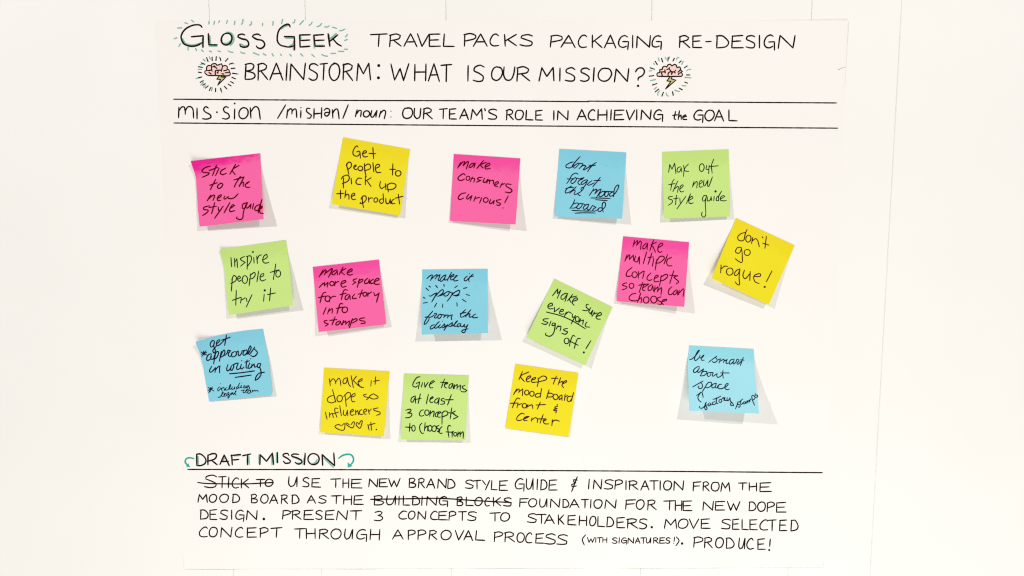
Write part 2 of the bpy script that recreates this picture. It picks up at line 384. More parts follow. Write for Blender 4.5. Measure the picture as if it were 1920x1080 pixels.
# paragraph
W = 2.0
def c(label, *segs, extra=None): return caps(label, *segs, wd=W, extra=extra)
c('struck-out words STICK TO', ('D', 'STICK', 268, 362, 302, 364, '553-640 650-705 720-728 748-800 812-870'), ('D', 'TO', 302, 354, 302, 354, '922-985 988-1045'), extra=('D', '502,325 560,332 700,335 860,335 1045,325'))
c('word USE', ('D', 'USE', 280, 354, 300, 360, '1155-1222 1258-1305 1322-1385'))
c('word THE before NEW BRAND', ('D', 'THE', 297, 360, 302, 366, '1458-1530 1545-1592 1605-1685'))
c('word NEW before BRAND', ('E', 'NEW', 298, 358, 297, 356, '42-110 118-178 185-268'))
c('word BRAND', ('E', 'BRAND', 293, 360, 302, 370, '332-385 400-447 462-520 540-602 612-665'))
c('word STYLE', ('E', 'STYLE', 308, 366, 312, 384, '738-800 795-850 862-915 925-970 982-1043'))
c('word GUIDE', ('E', 'GUIDE', 295, 374, 308, 382, '1098-1162 1178-1230 1252-1262 1282-1328 1340-1400'))
hand('E', 'and sign of the paragraph', '1545,285 1505,390|1545,308 1520,305 1520,320 1535,328|1530,330 1505,340 1510,355 1538,350', W)
c('word INSPIRATION', ('E', 'INSP', 303, 372, 306, 374, '1622-1635 1660-1722 1742-1805 1815-1870'), ('F', 'IRATION', 278, 336, 280, 342, '179-189 203-262 280-332 338-390 399-409 425-478 490-555'))
c('word FROM', ('F', 'FROM', 285, 344, 290, 348, '615-665 678-720 732-785 795-852'))
c('word THE ending the first paragraph line', ('F', 'THE', 292, 336, 292, 352, '908-960 975-1025 1042-1118'))
c('word MOOD', ('D', 'MOOD', 412, 468, 408, 470, '505-572 585-640 660-725 752-803'))
c('word BOARD', ('D', 'BOARD', 410, 472, 415, 480, '885-935 955-1010 1020-1080 1102-1150 1180-1232'))
c('word AS', ('D', 'AS', 418, 472, 420, 474, '1290-1350 1372-1430'))
c('word THE before the struck-out words', ('D', 'THE', 418, 478, 420, 486, '1465-1535 1550-1612 1625-1695'))
c('struck-out words BUILDING BLOCKS', ('E', 'BUILDING', 420, 486, 428, 490, '80-155 172-240 257-266 290-340 358-410 422-431 458-535 550-612'), ('E', 'BLOCKS', 430, 492, 436, 496, '678-722 742-795 808-862 880-915 938-995 1015-1072'), extra=('E', '58,447 300,443 560,440 800,455 1070,470'))
c('word FOUNDATION', ('E', 'FOUNDATION', 440, 498, 450, 514, '1128-1190 1195-1255 1275-1330 1350-1420 1440-1485 1490-1558 1575-1625 1636-1648 1665-1725 1745-1825'))
c('word FOR', ('F', 'FOR', 402, 460, 402, 466, '180-245 250-302 322-378'))
c('word THE before NEW DOPE', ('F', 'THE', 406, 466, 408, 474, '428-500 500-545 550-608'))
c('word NEW before DOPE', ('F', 'NEW', 412, 468, 412, 470, '678-745 757-820 835-918'))
c('word DOPE', ('F', 'DOPE', 414, 472, 420, 482, '975-1020 1030-1082 1090-1138 1150-1215'))
c('word DESIGN with full stop', ('D', 'DESIGN', 520, 590, 528, 594, '520-578 588-640 662-720 742-750 775-835 852-930'), extra=('D', '*978,588,10'))
c('word PRESENT', ('D', 'PRESENT', 525, 590, 528, 594, '1112-1172 1180-1245 1265-1335 1350-1400 1420-1485 1503-1580 1598-1682'))
c('figure 3 of the paragraph', ('E', '3', 532, 600, 532, 600, '85-150'))
c('word CONCEPTS', ('E', 'CONCEPTS', 530, 588, 536, 600, '260-320 328-378 395-455 487-540 545-610 620-670 690-745 755-822'))
c('word TO', ('E', 'TO', 543, 602, 543, 605, '915-990 992-1060'))
c('word STAKEHOLDERS with full stop', ('E', 'STAKEHOLDE', 550, 612, 578, 652, '1185-1255 1255-1320 1310-1380 1405-1450 1475-1535 1558-1615 1635-1680 1690-1745 1758-1808 1828-1888'), ('F', 'RS', 522, 584, 526, 588, '190-258 268-320'), extra=('F', '*350,578,8'))
c('word MOVE', ('F', 'MOVE', 525, 584, 524, 588, '432-510 520-585 590-652 665-725'))
c('word SELECTED', ('F', 'SELECTED', 526, 588, 532, 604, '797-858 868-912 928-970 978-1028 1045-1098 1098-1150 1170-1218 1245-1292'))
c('word CONCEPT', ('D', 'CONCEPT', 646, 716, 652, 722, '512-575 585-645 665-747 770-830 855-925 948-1012 1030-1108'))
c('word THROUGH', ('D', 'THROUGH', 658, 726, 664, 738, '1198-1275 1280-1350 1375-1445 1460-1535 1560-1620 1645-1718 1742-1815'))
c('word APPROVAL', ('E', 'APPROVAL', 666, 732, 672, 742, '215-290 325-380 395-455 478-535 562-638 665-728 730-792 812-880'))
c('word PROCESS', ('E', 'PROCESS', 678, 748, 702, 774, '945-1010 1020-1095 1110-1165 1172-1220 1245-1305 1312-1392 1400-1478'))
p = Pen(poster_surf, .00009)
for reg, letters, t, b, xs in (('E', 'WITH', 722, 757, '1618-1668 1675-1682 1690-1722 1728-1760'), ('F', 'SIGNATURES', 646, 681, '95-128 138-143 155-188 195-235 245-275 278-312 315-345 360-392 400-435 440-468')):
    for ch, q in zip(letters, xs.split()):
        x0, x1 = map(float, q.split('-')); p.draw(cap_strokes(ch, x0, x1, t, b), *ORG[reg], 1.75)
p.draw(parse('1605,702 1582,735 1595,775'), *ORG['E'], 1.75); p.draw(parse('497,642 493,670|*492,681,3.5|508,640 525,665 505,698|*545,683,8'), *ORG['F'], 1.75)
p.build('written_word', BLACK, poster, 'small words WITH SIGNATURES in brackets')
c('word PRODUCE with exclamation mark', ('F', 'PRODUCE', 640, 706, 654, 722, '618-680 688-740 760-812 828-880 910-950 960-1005 1030-1078'), extra=('F', '1112,655 1108,700|*1105,725,7'))
hand(((1480, 0), 7.2), 'faint grey scuff near the right edge', '668,938 700,922 765,902|*668,938,9', .7, PENCIL, name='scuff_mark')

# brain cloud drawings with lightning bolts
def brain(z, outline, inner, bolt, rays, trays, lab):
    p = Pen(poster_surf, .00003); pts = parse(outline)[0][1]; p.fill(pts[:-1], *z); b = p.build('brain_drawing', TINT, poster, lab)
    hand(z, None, outline+'|'+inner, 1.95, BLACK, .00010, 'brain_outline', b)
    p = Pen(poster_surf, .00004); p.fill(parse(bolt)[0][1], *z); p.build('bolt_colour', OLIVE, b)
    bb = bolt+' '+bolt.split()[0]; hand(z, None, bb, 1.7, BLACK, .00010, 'lightning_bolt', b)
    marks(z, trays, TEAL, b, 1.9, lift=.00005); marks(z, rays, BLACK, b, 1.8, lift=.00009)
brain(((360, 100), 13.5), "320,490 325,455 365,430 370,360 400,315 450,308 490,320 500,280 560,260 600,265 635,300 700,280 745,262 775,320 830,308 880,325 895,360 885,405 935,420 945,470 970,510 950,555 880,570 720,565 560,560 430,560 370,540 320,490",
 "370,430 440,435 490,420 510,450|490,330 495,420|520,345 570,330 630,385|560,320 575,345|590,550 590,450 620,430 660,450 655,500 635,490|640,425 740,430 745,455|770,330 760,380 740,430|800,440 870,430 885,400|840,490 930,485 940,460|760,515 800,525|430,485 480,520",
 "690,570 625,655 725,660 650,805 860,600 745,600 735,570",
 "235,240 325,278|370,110 405,205|507,95 512,185|615,85 605,180|715,120 730,188|910,130 845,200|945,275 1030,245|990,385 1085,375|1025,505 1135,520|1010,610 1100,645|975,715 1050,755|915,780 990,825|820,835 880,900|725,885 738,950|598,885 595,970|480,860 438,940|410,825 335,880|335,770 270,805|285,690 205,735|245,598 160,620|235,490 155,475|265,355 165,340",
 "285,150 330,195|440,90 465,150|690,95 710,130|205,285 280,270|160,405 245,405|105,640 165,620|285,730 225,800|345,815 290,855|515,870 490,950|1020,258 1065,260|1110,515 1170,522|745,950 752,995|1012,605 1040,615",
 'small pink brain cloud with bolt before BRAINSTORM')
brain(((1210, 100), 12.711), "275,510 290,470 340,455 345,390 400,385 410,340 460,305 510,330 540,275 600,262 630,300 690,265 735,280 755,335 810,325 840,360 840,395 880,430 850,455 885,500 865,540 800,550 330,548 275,510",
 "345,445 470,440 465,400|470,440 475,465|385,470 405,530|540,540 550,470 600,440 690,440 720,400|690,440 710,465|510,385 565,375 610,420|565,375 570,345|640,455 625,500|830,400 780,450|850,455 790,490 785,510",
 "590,555 510,660 610,665 480,850 730,640 625,610 635,555",
 "235,190 285,270|385,120 415,205|545,100 538,185|690,120 660,180|855,180 805,225|995,300 930,345|980,515 1060,515|940,685 1005,710|810,830 880,870|650,915 665,1000|430,930 395,1020|320,850 235,920|275,720 168,755|200,530 92,545|115,345 220,380",
 "305,110 330,180|475,95 500,145|580,85 565,120|795,100 755,110 745,150|900,190 870,260|195,235 215,265|90,420 155,412|120,650 245,625|265,805 212,860|340,895 305,930 295,995|498,950 515,1000 550,1020|705,875 750,900 810,905|880,770 970,775|945,572 1085,585|985,415 1030,385 1085,382",
 'small pink brain cloud with bolt after the question mark')

# ------------------------------------------------------------------ sticky notes
GAIN = 1.03; CORNER = 112
def interp(pairs, t):
    for (a, va), (b, vb) in zip(pairs[:-1], pairs[1:]):
        if t <= b:
            k = (t-a)/(b-a); k = k*k*(3-2*k)*.5+k*.5; return va+(vb-va)*k
    return pairs[-1][1]
def note(colour, label, org, sc, corners, lift, words, wd=2.1, lbow=None, rbow=None, tbow=0, curl=None, start=.16, paper=None):
    """lift: shadow-measured rise of the two lower corners in mm; curl: (rise mm, reach) of the upper left corner"""
    C4 = [(org[0]+x/sc, org[1]+y/sc) for x, y in corners]
    seed = random.uniform(0, 90)
    def bow(u, v):
        dx = 0
        if lbow: dx += interp(lbow, v)*max(0, 1-u*1.6)
        if rbow: dx += interp(rbow, v)*max(0, u*1.6-.6)
        dy = -tbow*math.sin(math.pi*u)*(1-v)**2 if tbow else 0
        return dx, dy
    def hgt(u, v):
        H = (lift[0]+(lift[1]-lift[0])*u)*.001
        s = max(0, (v-start)/(1-start))
        h = H*s**1.22 + .00025*s*noise.noise(Vector((u*2.2, v*2.2, seed)))
        if curl:
            d = math.hypot(u/curl[1], v/(curl[1]*1.5)); h += curl[0]*.001*max(0, 1-d)**2
        return h
    def surf(x, y, up):
        a, b = x, y
        for _ in range(6):
            u, v = inv_bil(C4, a, b); dx, dy = bow(min(1, max(0, u)), min(1, max(0, v))); a, b = x-dx, y-dy
        return wallpoint(x, y, poster_h(x, y)+.0004+hgt(u, v)+up)
    def fn(u, v):
        x, y = bil(C4, u, v); dx, dy = bow(u, v); x += dx; y += dy
        return wallpoint(x, y, poster_h(x, y)+.0004+hgt(u, v))
    root = bpy.data.objects.new('sticky_note', None); COL.objects.link(root)
    root.location = fn(.5, 0)
    root['label'] = label; root['category'] = 'sticky note'; root['group'] = 'sticky notes on the poster'
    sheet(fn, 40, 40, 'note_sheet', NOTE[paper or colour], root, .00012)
    for item in words:
        nm = 'written_word'; txt = item; zo, zs = org, sc
        if isinstance(item, tuple):
            nm, txt = item[:2]
            if len(item) > 2: zo, zs = item[2:]
        lab = None
        if ':' in txt:
            lab, txt = txt.split(':', 1); lab = 'word '+lab.strip()
        p = Pen(surf, .00011); p.draw(parse(txt), zo, zs, wd*(.76 if lab in ('word including', 'word legal', 'word team') and colour == 'blue' else .85 if nm == 'asterisk' else 1)); p.build(nm, INK[colour], root, lab)
    return root

note('pink', 'pink sticky note reading stick to the new style guide, its left edge curling', (340, 270), 6, [(105, 190), (887, 105), (925, 845), (205, 930)], (5.0, 8.6), [
 "stick:325,250 270,265 232,300 250,320 315,325 300,345 235,375|395,240 350,355|312,300 410,262|425,270 385,355|500,270 450,300 440,330 465,345 505,330|610,230 545,340|650,240 575,290 605,345",
 "to:385,400 325,515|318,465 405,435|455,440 420,455 405,485 425,500 455,480 465,450 440,438",
 "the:590,405 705,370|665,365 615,440 595,485|705,370 650,480|650,470 685,430 700,435 695,478|715,460 750,435 765,422 735,440 718,470 740,490 772,485",
 "new:330,575 290,640|305,620 350,580 375,580 355,635|405,615 445,590 450,570 425,580 405,610 410,635 440,635|490,585 478,610 490,620 530,590|530,590 525,610 560,615 600,600 638,560",
 "style:320,695 260,710 250,735 300,745 290,770 240,805|375,660 340,785|310,715 395,700|415,710 420,750 440,745|470,700 375,835|545,660 480,775|545,730 600,690 575,685 545,730 550,760 600,750",
 "guide:735,660 690,680 685,725 720,715 740,665|735,665 700,760 690,830 660,850 620,835 628,820|745,660 725,705 745,720 785,675|785,675 775,725|812,670 800,730|880,680 840,700 825,740 860,745 895,690|908,620 870,740 865,775|876,738 905,718 912,700 890,712 880,745 888,776 922,780"],
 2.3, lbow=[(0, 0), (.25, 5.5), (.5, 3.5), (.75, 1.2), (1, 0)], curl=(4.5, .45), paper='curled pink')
note('yellow', 'yellow sticky note reading Get people to pick up the product', (600, 240), 6, [(258, 105), (1012, 238), (900, 985), (130, 855)], (4.6, 3.4), [
 "Get:428,215 410,202 380,240 370,280 385,310 425,315 445,290|410,270 445,265 455,340|475,290 520,275 515,255 490,265 478,300 500,325 535,320|595,220 602,345|550,285 628,290",
 "people:310,395 298,410 310,460 325,520|295,425 320,385 350,395 350,435 310,470|378,445 405,430 405,415 385,425 380,450 400,468 425,458|@455,455,28,27|500,400 505,480 520,550|500,430 540,405 568,425 560,460 500,480|595,390 605,495|625,455 665,435 665,410 635,415 622,455 640,500 685,498",
 "to:820,400 815,530|785,465 850,465|@880,510,32,32",
 "pick:265,560 262,675|240,575 260,545 310,530 330,560 310,600 250,625|350,565 355,630|468,568 430,565 405,600 415,630 460,635|510,545 510,640|575,560 515,595|525,590 575,660",
 "up:680,600 672,650 690,680 730,660|735,625 742,695|755,640 770,720|750,645 800,620 850,635 850,665 815,690 755,695",
 "the:230,700 232,795|188,740 270,735|290,700 280,785|280,765 310,745 325,760 325,805|352,770 390,755 385,735 360,745 352,780 370,805 400,800",
 "product:475,780 478,840 490,895|455,840 450,850 490,840 520,800 510,765 480,770 460,800|545,780 548,835|548,805 575,785 595,790|@628,810,22,26|710,740 715,830|712,800 685,800 668,825 690,850 715,830|740,790 745,845 775,845 790,800|790,800 795,850|835,800 812,815 808,850 845,850|880,745 895,855|845,790 935,768"])
note('pink', 'pink sticky note reading make consumers curious, with empty space below', (810, 270), 6, [(245, 112), (993, 162), (940, 905), (203, 865)], (1.6, 8.0), [
 "make:325,205 288,270|300,255 350,200 370,200 350,245|350,245 395,200 410,205 385,282|480,215 440,225 415,260 440,262 480,220|488,215 470,270|580,185 505,275|612,205 540,235 575,270|595,262 650,235 640,215 600,245 605,280 655,275",
 "consumers:375,350 350,335 300,370 295,400 330,410 365,395|@405,385,22,24|455,370 430,425|445,390 475,385 480,395 470,430|565,375 520,380 515,400 550,410 500,430|590,385 575,425 600,430 630,395|630,400 615,440|625,415 650,405 645,445|650,415 690,410 690,450|700,468 745,440 740,422 710,440 705,470 740,480|790,440 765,490|775,460 820,445|890,455 840,450 835,475 885,505 900,530 870,548 825,540",
 "curious:380,550 330,560 295,600 310,625 355,610|415,565 390,600 400,620 450,580|450,580 430,635|490,590 470,645|480,615 535,600|560,600 535,665|@605,630,28,27|660,625 645,660 665,670 700,635|700,635 690,675|775,625 725,635 735,655 770,670 755,690 725,685|858,585 818,660|*798,720,7"], 2.2)
note('blue', 'blue sticky note reading dont forget the mood board, with double underlines', (1010, 260), 6, [(233, 115), (985, 155), (940, 900), (180, 875)], (2.2, 7.0), [
 ('written_word', 'dont:345,235 230,270 110,350 115,410 180,435 270,420 350,340 390,250|570,60 480,160 395,260 330,340 300,400 330,400 400,350 480,290 550,275 520,330 450,400 400,440 345,420 350,380|550,285 660,300 640,350 535,460|600,400 680,350 760,375 720,430 670,490 700,500 800,440 900,380 1000,320 1100,255|1000,330 900,430 815,555|860,340 950,355 1075,350', (1055, 290), 17.4545),
 ('written_word', 'forget:505,640 450,605 370,620 290,690 220,820 135,945|145,790 250,795 350,785|410,750 320,820 265,880 280,930 330,940 410,880 450,800 440,760 410,740|440,765 560,790 700,745 640,800 550,840 500,900 520,960 575,990|820,830 740,830 640,890 600,950 640,975 730,920 820,840|820,840 740,1000 690,1070|960,850 850,930 800,980 860,1000 960,960 1040,920|1230,745 1110,900 985,1050|1020,845 1240,845', (1055, 290), 17.4545),
 ('written_word', 'the:290,155 170,220 120,270 80,340 90,380 150,375 260,330 360,250|95,240 200,210 360,195|445,175 350,280 230,395|260,360 350,300 405,290 410,330 370,410 400,435 470,410 600,330 670,250 690,200 640,200 600,240 610,290|500,410 530,450 575,465', (1055, 340), 17.4545),
 ('written_word', 'mood:1010,250 985,310|980,300 870,465|985,320 1110,250 1120,280 1050,410|1060,400 1170,290 1260,255 1240,310 1100,540|1330,325 1240,370 1190,440 1200,495 1260,495 1340,440 1370,370 1340,325 1400,340|1480,325 1400,370 1370,440 1400,495 1450,490 1490,430 1490,360 1470,325|1290,325 1660,340|1650,345 1560,390 1530,450 1560,490 1640,460 1720,390 1810,240 1840,130 1800,120 1720,200 1680,330 1665,510', (1055, 340), 17.4545),
 ('underline', '925,545 1150,545 1550,560', (1055, 340), 17.4545),
 ('underline', '1080,600 1460,632', (1055, 340), 17.4545),
 ('written_word', 'board:395,600 340,740 230,900|330,750 440,710 510,720 510,770 420,860 290,880|640,725 540,740 470,830 465,880 520,900 590,850 640,780 640,730 730,760|850,750 760,770 680,850 680,910 740,910 820,840 855,760|850,770 800,890 830,935 890,915 950,830 980,790|980,790 1095,855 1010,900 985,960 1040,975 1130,940 1170,890|1280,870 1200,870 1160,930 1170,980 1230,990 1300,920|1310,920 1390,830 1400,720 1350,680 1300,740 1295,880 1330,1010', (1055, 340), 17.4545),
 ('underline', '300,950 640,968 1050,975', (1055, 340), 17.4545),
 ('underline', '400,1042 700,1030 1070,1037', (1055, 340), 17.4545),
 ('ink_speck', "*758,302,3")], 1.9)
note('green', 'green sticky note reading Max out the new style guide', (1210, 260), 6, [(188, 150), (937, 120), (955, 875), (212, 900)], (4.4, 3.2), [
 "Max:262,380 275,290 300,345 330,275 345,395|395,315 365,330 358,370 385,372 405,325|405,325 408,375|430,300 445,360 490,368|485,285 440,340 430,425",
 "out:@635,325,28,45|690,300 685,345 715,345|718,300 715,350 712,395|770,230 745,300 752,388|720,315 820,305",
 "the:325,455 300,500 285,580|262,518 335,505|365,475 310,595|330,565 365,535 372,550 360,605|385,570 425,535 420,520 395,535 388,580 405,600 432,590",
 "new:548,480 530,545|535,530 575,480 585,490 578,555|605,515 640,490 635,470 610,485 605,520 615,545 645,540|660,465 655,520 670,530 705,465|705,465 700,525 715,535 755,430",
 "style:305,650 265,655 260,675 300,690 300,720 258,750|350,635 340,745|318,677 372,668|388,670 392,720|455,650 355,790|510,620 462,730|490,695 535,668 525,650 495,670 487,705 505,730 540,722",
 "guide:690,640 655,645 642,690 665,700 690,650|690,640 675,720 680,850 660,882 632,860 640,825|700,655 698,700 730,690 740,650|740,650 745,695|775,650 770,700|*790,593,13|830,640 805,660 798,695 825,695|858,590 825,650 825,700|845,680 895,650 880,640 850,655 845,690 880,700 912,695"], 1.7)
note('pink', 'pink sticky note reading make multiple concepts so team can choose', (1130, 420), 6, [(230, 138), (972, 205), (918, 932), (155, 868)], (2.8, 9.2), [
 "make:360,180 340,255|345,235 390,185 395,200 380,240|385,235 425,190 435,200 425,285|490,215 455,250 450,280 480,270 505,215|505,215 500,290|575,175 530,300|605,205 545,235 565,255 595,320|620,270 675,235 665,215 635,235 620,290 640,318 668,310",
 "multiple:275,345 250,420|255,400 300,345 305,355 300,400|305,395 345,350 350,415|370,360 358,415 390,425 405,375|415,365 412,450|495,315 455,450|555,325 510,455|510,378 570,370|575,385 560,475|610,400 590,520|595,440 640,370 685,365 690,395 640,435 600,440|730,345 690,450|775,375 730,400 720,440 740,470 780,470",
 "concepts:330,490 280,530 265,580 290,590 330,580|@360,570,30,34|405,535 400,610|402,570 460,530 465,545 450,615|545,550 505,590 500,620 525,635 555,625|580,615 625,590 615,575 590,590 578,630 590,650 630,645|660,580 640,700|650,600 715,565 730,590 690,630 645,640|800,525 755,670|750,575 845,585|845,580 800,600 830,625 855,650 825,675",
 "so:270,660 230,675 225,690 270,705 265,725 220,740|@325,695,27,30",
 "team:450,655 410,770|405,690 470,675|450,720 500,690 520,675 465,685 450,740 475,750|555,680 515,710 515,745 545,740 565,690|565,690 570,755|590,700 580,765|585,745 620,705 625,715 615,765|620,750 660,715 665,725 655,800",
 "can:780,705 745,740 740,785 765,795 790,780|830,740 795,770 800,795 825,785 840,745|840,745 845,800|860,745 855,795|858,780 905,730 915,745 905,815",
 "choose:375,780 330,790 298,825 310,855 355,865 390,860|430,775 390,885|395,860 430,830 440,845 430,890|@490,855,32,37|@575,850,35,40|655,820 615,835 625,860 660,880 655,905 620,900|665,875 715,860 720,845 680,855 665,885 685,910"], 2.0)
note('yellow', "strongly tilted yellow sticky note reading don't go rogue", (1310, 400), 6, [(420, 52), (1080, 360), (788, 1030), (145, 728)], (8.6, 5.2), [
 "don't:525,215 475,230 440,265 450,300 490,310 515,290|545,180 525,230 510,300|@560,285,30,40|610,270 595,340|605,310 640,285 665,310 682,375|715,265 722,275|762,260 745,395|720,335 790,358",
 "go:480,385 440,385 415,420 425,445 460,445 480,400|480,385 490,460 488,550 450,540 412,510|@547,440,35,35",
 "rogue:252,580 248,670|250,630 290,595 325,598|@350,655,38,42|465,625 430,640 400,680 415,700 445,680 465,625|465,625 455,720 460,800 435,800 410,770|515,640 498,700 525,735 575,680|580,655 575,755|620,710 690,710 690,680 640,690 618,720 635,770 680,790|825,648 762,770|*743,828,12"], 1.9)
note('green', 'green sticky note reading inspire people to try it', (390, 440), 6, [(132, 165), (877, 60), (955, 795), (235, 905)], (5.0, 6.6), [
 "inspire:258,255 265,362|298,265 302,360|302,310 325,270 332,370|410,245 365,270 385,295 420,310 365,355|445,245 440,390|430,245 480,240 485,290 450,350|515,255 518,320|*505,195,11|548,240 555,325|552,280 575,235 600,228|620,285 665,255 660,220 630,240 615,290 640,320 685,312",
 "people:275,480 262,635|265,510 290,460 318,480 310,520 255,550|335,502 365,485 350,465 335,480 335,510 350,525 375,510|@415,505,30,45|480,440 462,575|470,460 520,425 530,455 505,490 465,500|570,410 550,530|585,480 625,460 625,435 595,450 585,490 605,520 650,505",
 "to:762,330 735,505|698,425 800,395|@790,440,28,38",
 "try:318,625 312,795|272,740 370,705|375,710 365,770|370,740 420,710|430,715 440,755|495,675 430,815",
 "it:632,670 625,750|*638,627,13|705,600 692,745|668,675 760,655"], 1.9, lbow=[(0, 0), (.3, 3.4), (.6, 1.5), (1, 0)], rbow=[(0, 0), (.5, 1.6), (1, 0)], curl=(2.5, .4))
note('pink', 'pink sticky note reading make more space for factory info stamps', (560, 470), 6, [(158, 183), (903, 100), (985, 828), (225, 915)], (6.2, 3.6), [
 "make:275,215 230,295|245,275 300,215 310,225 290,270|300,255 375,200 380,210 335,300|430,215 390,235 370,265 400,270 435,225|435,225 435,270|500,185 455,270|530,200 480,235 515,270|550,250 600,225 595,205 560,225 545,255 570,275 605,268",
 "more:275,365 230,415|245,395 290,360 290,395|295,390 330,355 330,370 320,410|@375,370,25,25|415,345 405,395|410,365 450,345|475,380 530,350 520,335 485,350 475,385 495,410 535,400",
 "space:655,315 612,330 620,345 645,355 605,380|685,320 658,415|670,345 715,320 720,340 670,370|775,310 745,340 745,370 780,360 795,320 795,370|840,320 810,345 815,370 840,365|855,350 905,325 890,310 860,330 850,365 875,380 912,375",
 "for:305,470 280,475 260,510 240,585|222,530 300,510|@325,540,28,33|355,520 345,575|350,545 385,515 418,515",
 "factory:548,445 520,440 500,465 480,550|465,495 535,478|560,490 530,510 522,545 550,545 575,495|575,495 580,550|630,490 605,520 610,540 650,535|715,440 685,530|670,490 740,472|@745,490,22,24|780,470 778,515|780,490 820,465|845,470 860,505 905,480|905,475 875,580",
 "info:308,640 275,718|345,650 325,710|335,685 375,650 380,665 375,705|498,600 470,595 450,640 430,710|425,650 490,635|@520,665,32,33",
 "stamps:320,785 290,790 292,810 335,825 300,850|410,745 375,835|350,785 430,775|460,790 425,810 420,835 450,830 470,795|470,795 480,835|505,785 490,835|498,815 530,790 530,830|535,820 570,790 575,800 560,845|605,765 570,870|590,790 645,765 655,785 600,815|740,755 690,765 690,785 740,795 745,815 700,820"], 2.25)
note('blue', 'blue sticky note reading make it pop from the display, lifting off at its foot', (760, 480), 6, [(190, 153), (925, 145), (930, 865), (183, 885)], (9.6, 10.2), [
 ('written_word', 'make:90,290 200,190 265,180 240,270 200,350|220,310 330,210 410,160 400,220 345,300|360,280 430,200 500,165 470,260 440,330 480,350 520,310|680,170 600,210 510,310 510,370 570,360 640,270 680,180|680,190 640,290 650,340 720,300|860,95 800,200 720,360|760,270 860,190 930,150 930,200 830,260 850,330 930,300|930,290 1040,190 1000,200 940,290 940,360 1060,345', (795, 505), 16.618),
 ('written_word', 'it:1350,210 1260,290 1260,350 1320,350 1420,250|*1415,130,15|1530,150 1440,230 1390,330 1410,380|1420,235 1540,210', (795, 505), 16.618),
 ('written_word', 'pop:155,820 210,835 310,770 400,730|395,740 340,850 240,1020|370,830 480,700 580,630 605,680 560,760 430,850|430,840 560,800 640,740|780,685 700,710 620,780 640,830 720,820 780,750 780,690 870,740|900,720 820,870 720,995|860,800 980,700 1100,655 1110,720 1050,790 960,815 880,790|900,800 1000,830 1100,800', (795, 505), 16.618),
 ] + [('ray_mark', t) for t in "265,338 282,350|232,360 262,388|342,330 360,355|433,322 437,340|585,335 555,357|655,365 692,355|683,430 722,445|640,488 683,515|202,465 222,475|200,530 248,522|352,530 328,575|422,540 418,578|580,525 583,565".split('|')] + [
 ('written_word', 'from:375,145 300,230 200,350 110,500 90,585 160,550 240,440 250,360 220,310|125,350 210,325|250,350 340,330 420,270|415,240 450,215 510,245 450,300 430,360 480,370 560,300|640,240 560,280 540,360 580,390 640,340 660,270|640,260 740,270|780,265 730,365|750,330 850,270 880,280 850,370|860,330 960,280 1020,270 980,350 990,430', (790, 575), 17.4545),
 ('written_word', 'the:1445,100 1340,200 1280,270 1290,340 1370,330 1470,260|1270,225 1460,190|1620,100 1530,210 1440,340|1460,300 1560,230 1600,240 1560,310 1580,345 1680,320|1780,240 1700,290 1680,350 1750,365 1845,345', (790, 575), 17.4545),
 ('written_word', 'display:430,590 340,620 290,690 310,735 400,690 480,600|590,490 510,560 440,670 470,710 560,640|620,590 560,660 590,700 680,650|*695,480,14|680,650 760,560 770,600 740,680 680,690|740,680 850,600|860,590 740,780|850,640 960,560 1020,520 1010,580 960,650 900,650|1000,640 1080,580 1190,465 1150,480 1080,590 1070,640 1150,640|1300,560 1220,560 1170,630 1210,660 1290,590|1290,590 1290,650 1350,650 1420,570|1420,570 1400,660 1470,650 1530,580|1530,580 1470,700 1430,820 1370,850 1320,810 1380,760 1530,725', (790, 575), 17.4545),
 ('ink_speck', "*797,340,3")], 2.0, start=.14)
note('green', 'strongly tilted green sticky note reading Make sure everyone signs off', (970, 510), 6, [(415, 75), (1070, 395), (765, 1050), (103, 738)], (5.4, 4.8), [
 "Make:395,268 455,190 450,245 490,205 448,298|570,245 540,240 495,270 495,305 525,300 560,250|565,245 535,335|625,250 565,325|670,270 590,295 605,345|625,330 675,312 665,290 630,310 620,350 640,375",
 "sure:800,365 780,365 775,395 800,420 775,435 735,430|825,400 805,445 820,470 850,430|850,430 830,485|870,450 840,500|855,475 900,460|895,500 945,480 935,455 905,475 885,510 905,530 935,530",
 "everyone:350,388 395,375 385,350 350,370 345,400 370,415 405,410|420,395 415,450 475,405|480,448 515,440 515,420 485,430 475,465 500,475 525,470|550,450 530,500|540,480 575,450 610,465|620,475 620,510 650,500|655,490 605,585|@675,530,22,30|715,525 690,575|700,555 745,540 735,590|785,562 765,590 770,615 815,620",
 ('underline', "325,450 480,490 620,550 765,638"),
 "signs:350,525 300,530 290,545 345,570 320,590 275,580|380,550 358,608|430,580 400,575 390,600 415,600 430,580|430,580 410,680 370,722 320,710 322,685|460,600 435,645|445,620 485,610 490,625 480,665|565,635 520,645 530,660 565,675 540,700 500,690",
 "off:@555,775,28,33|650,725 625,715 600,770 585,835|712,750 680,750 660,790 640,860|575,770 685,825|828,772 770,865|*748,905,12"], 2.0)
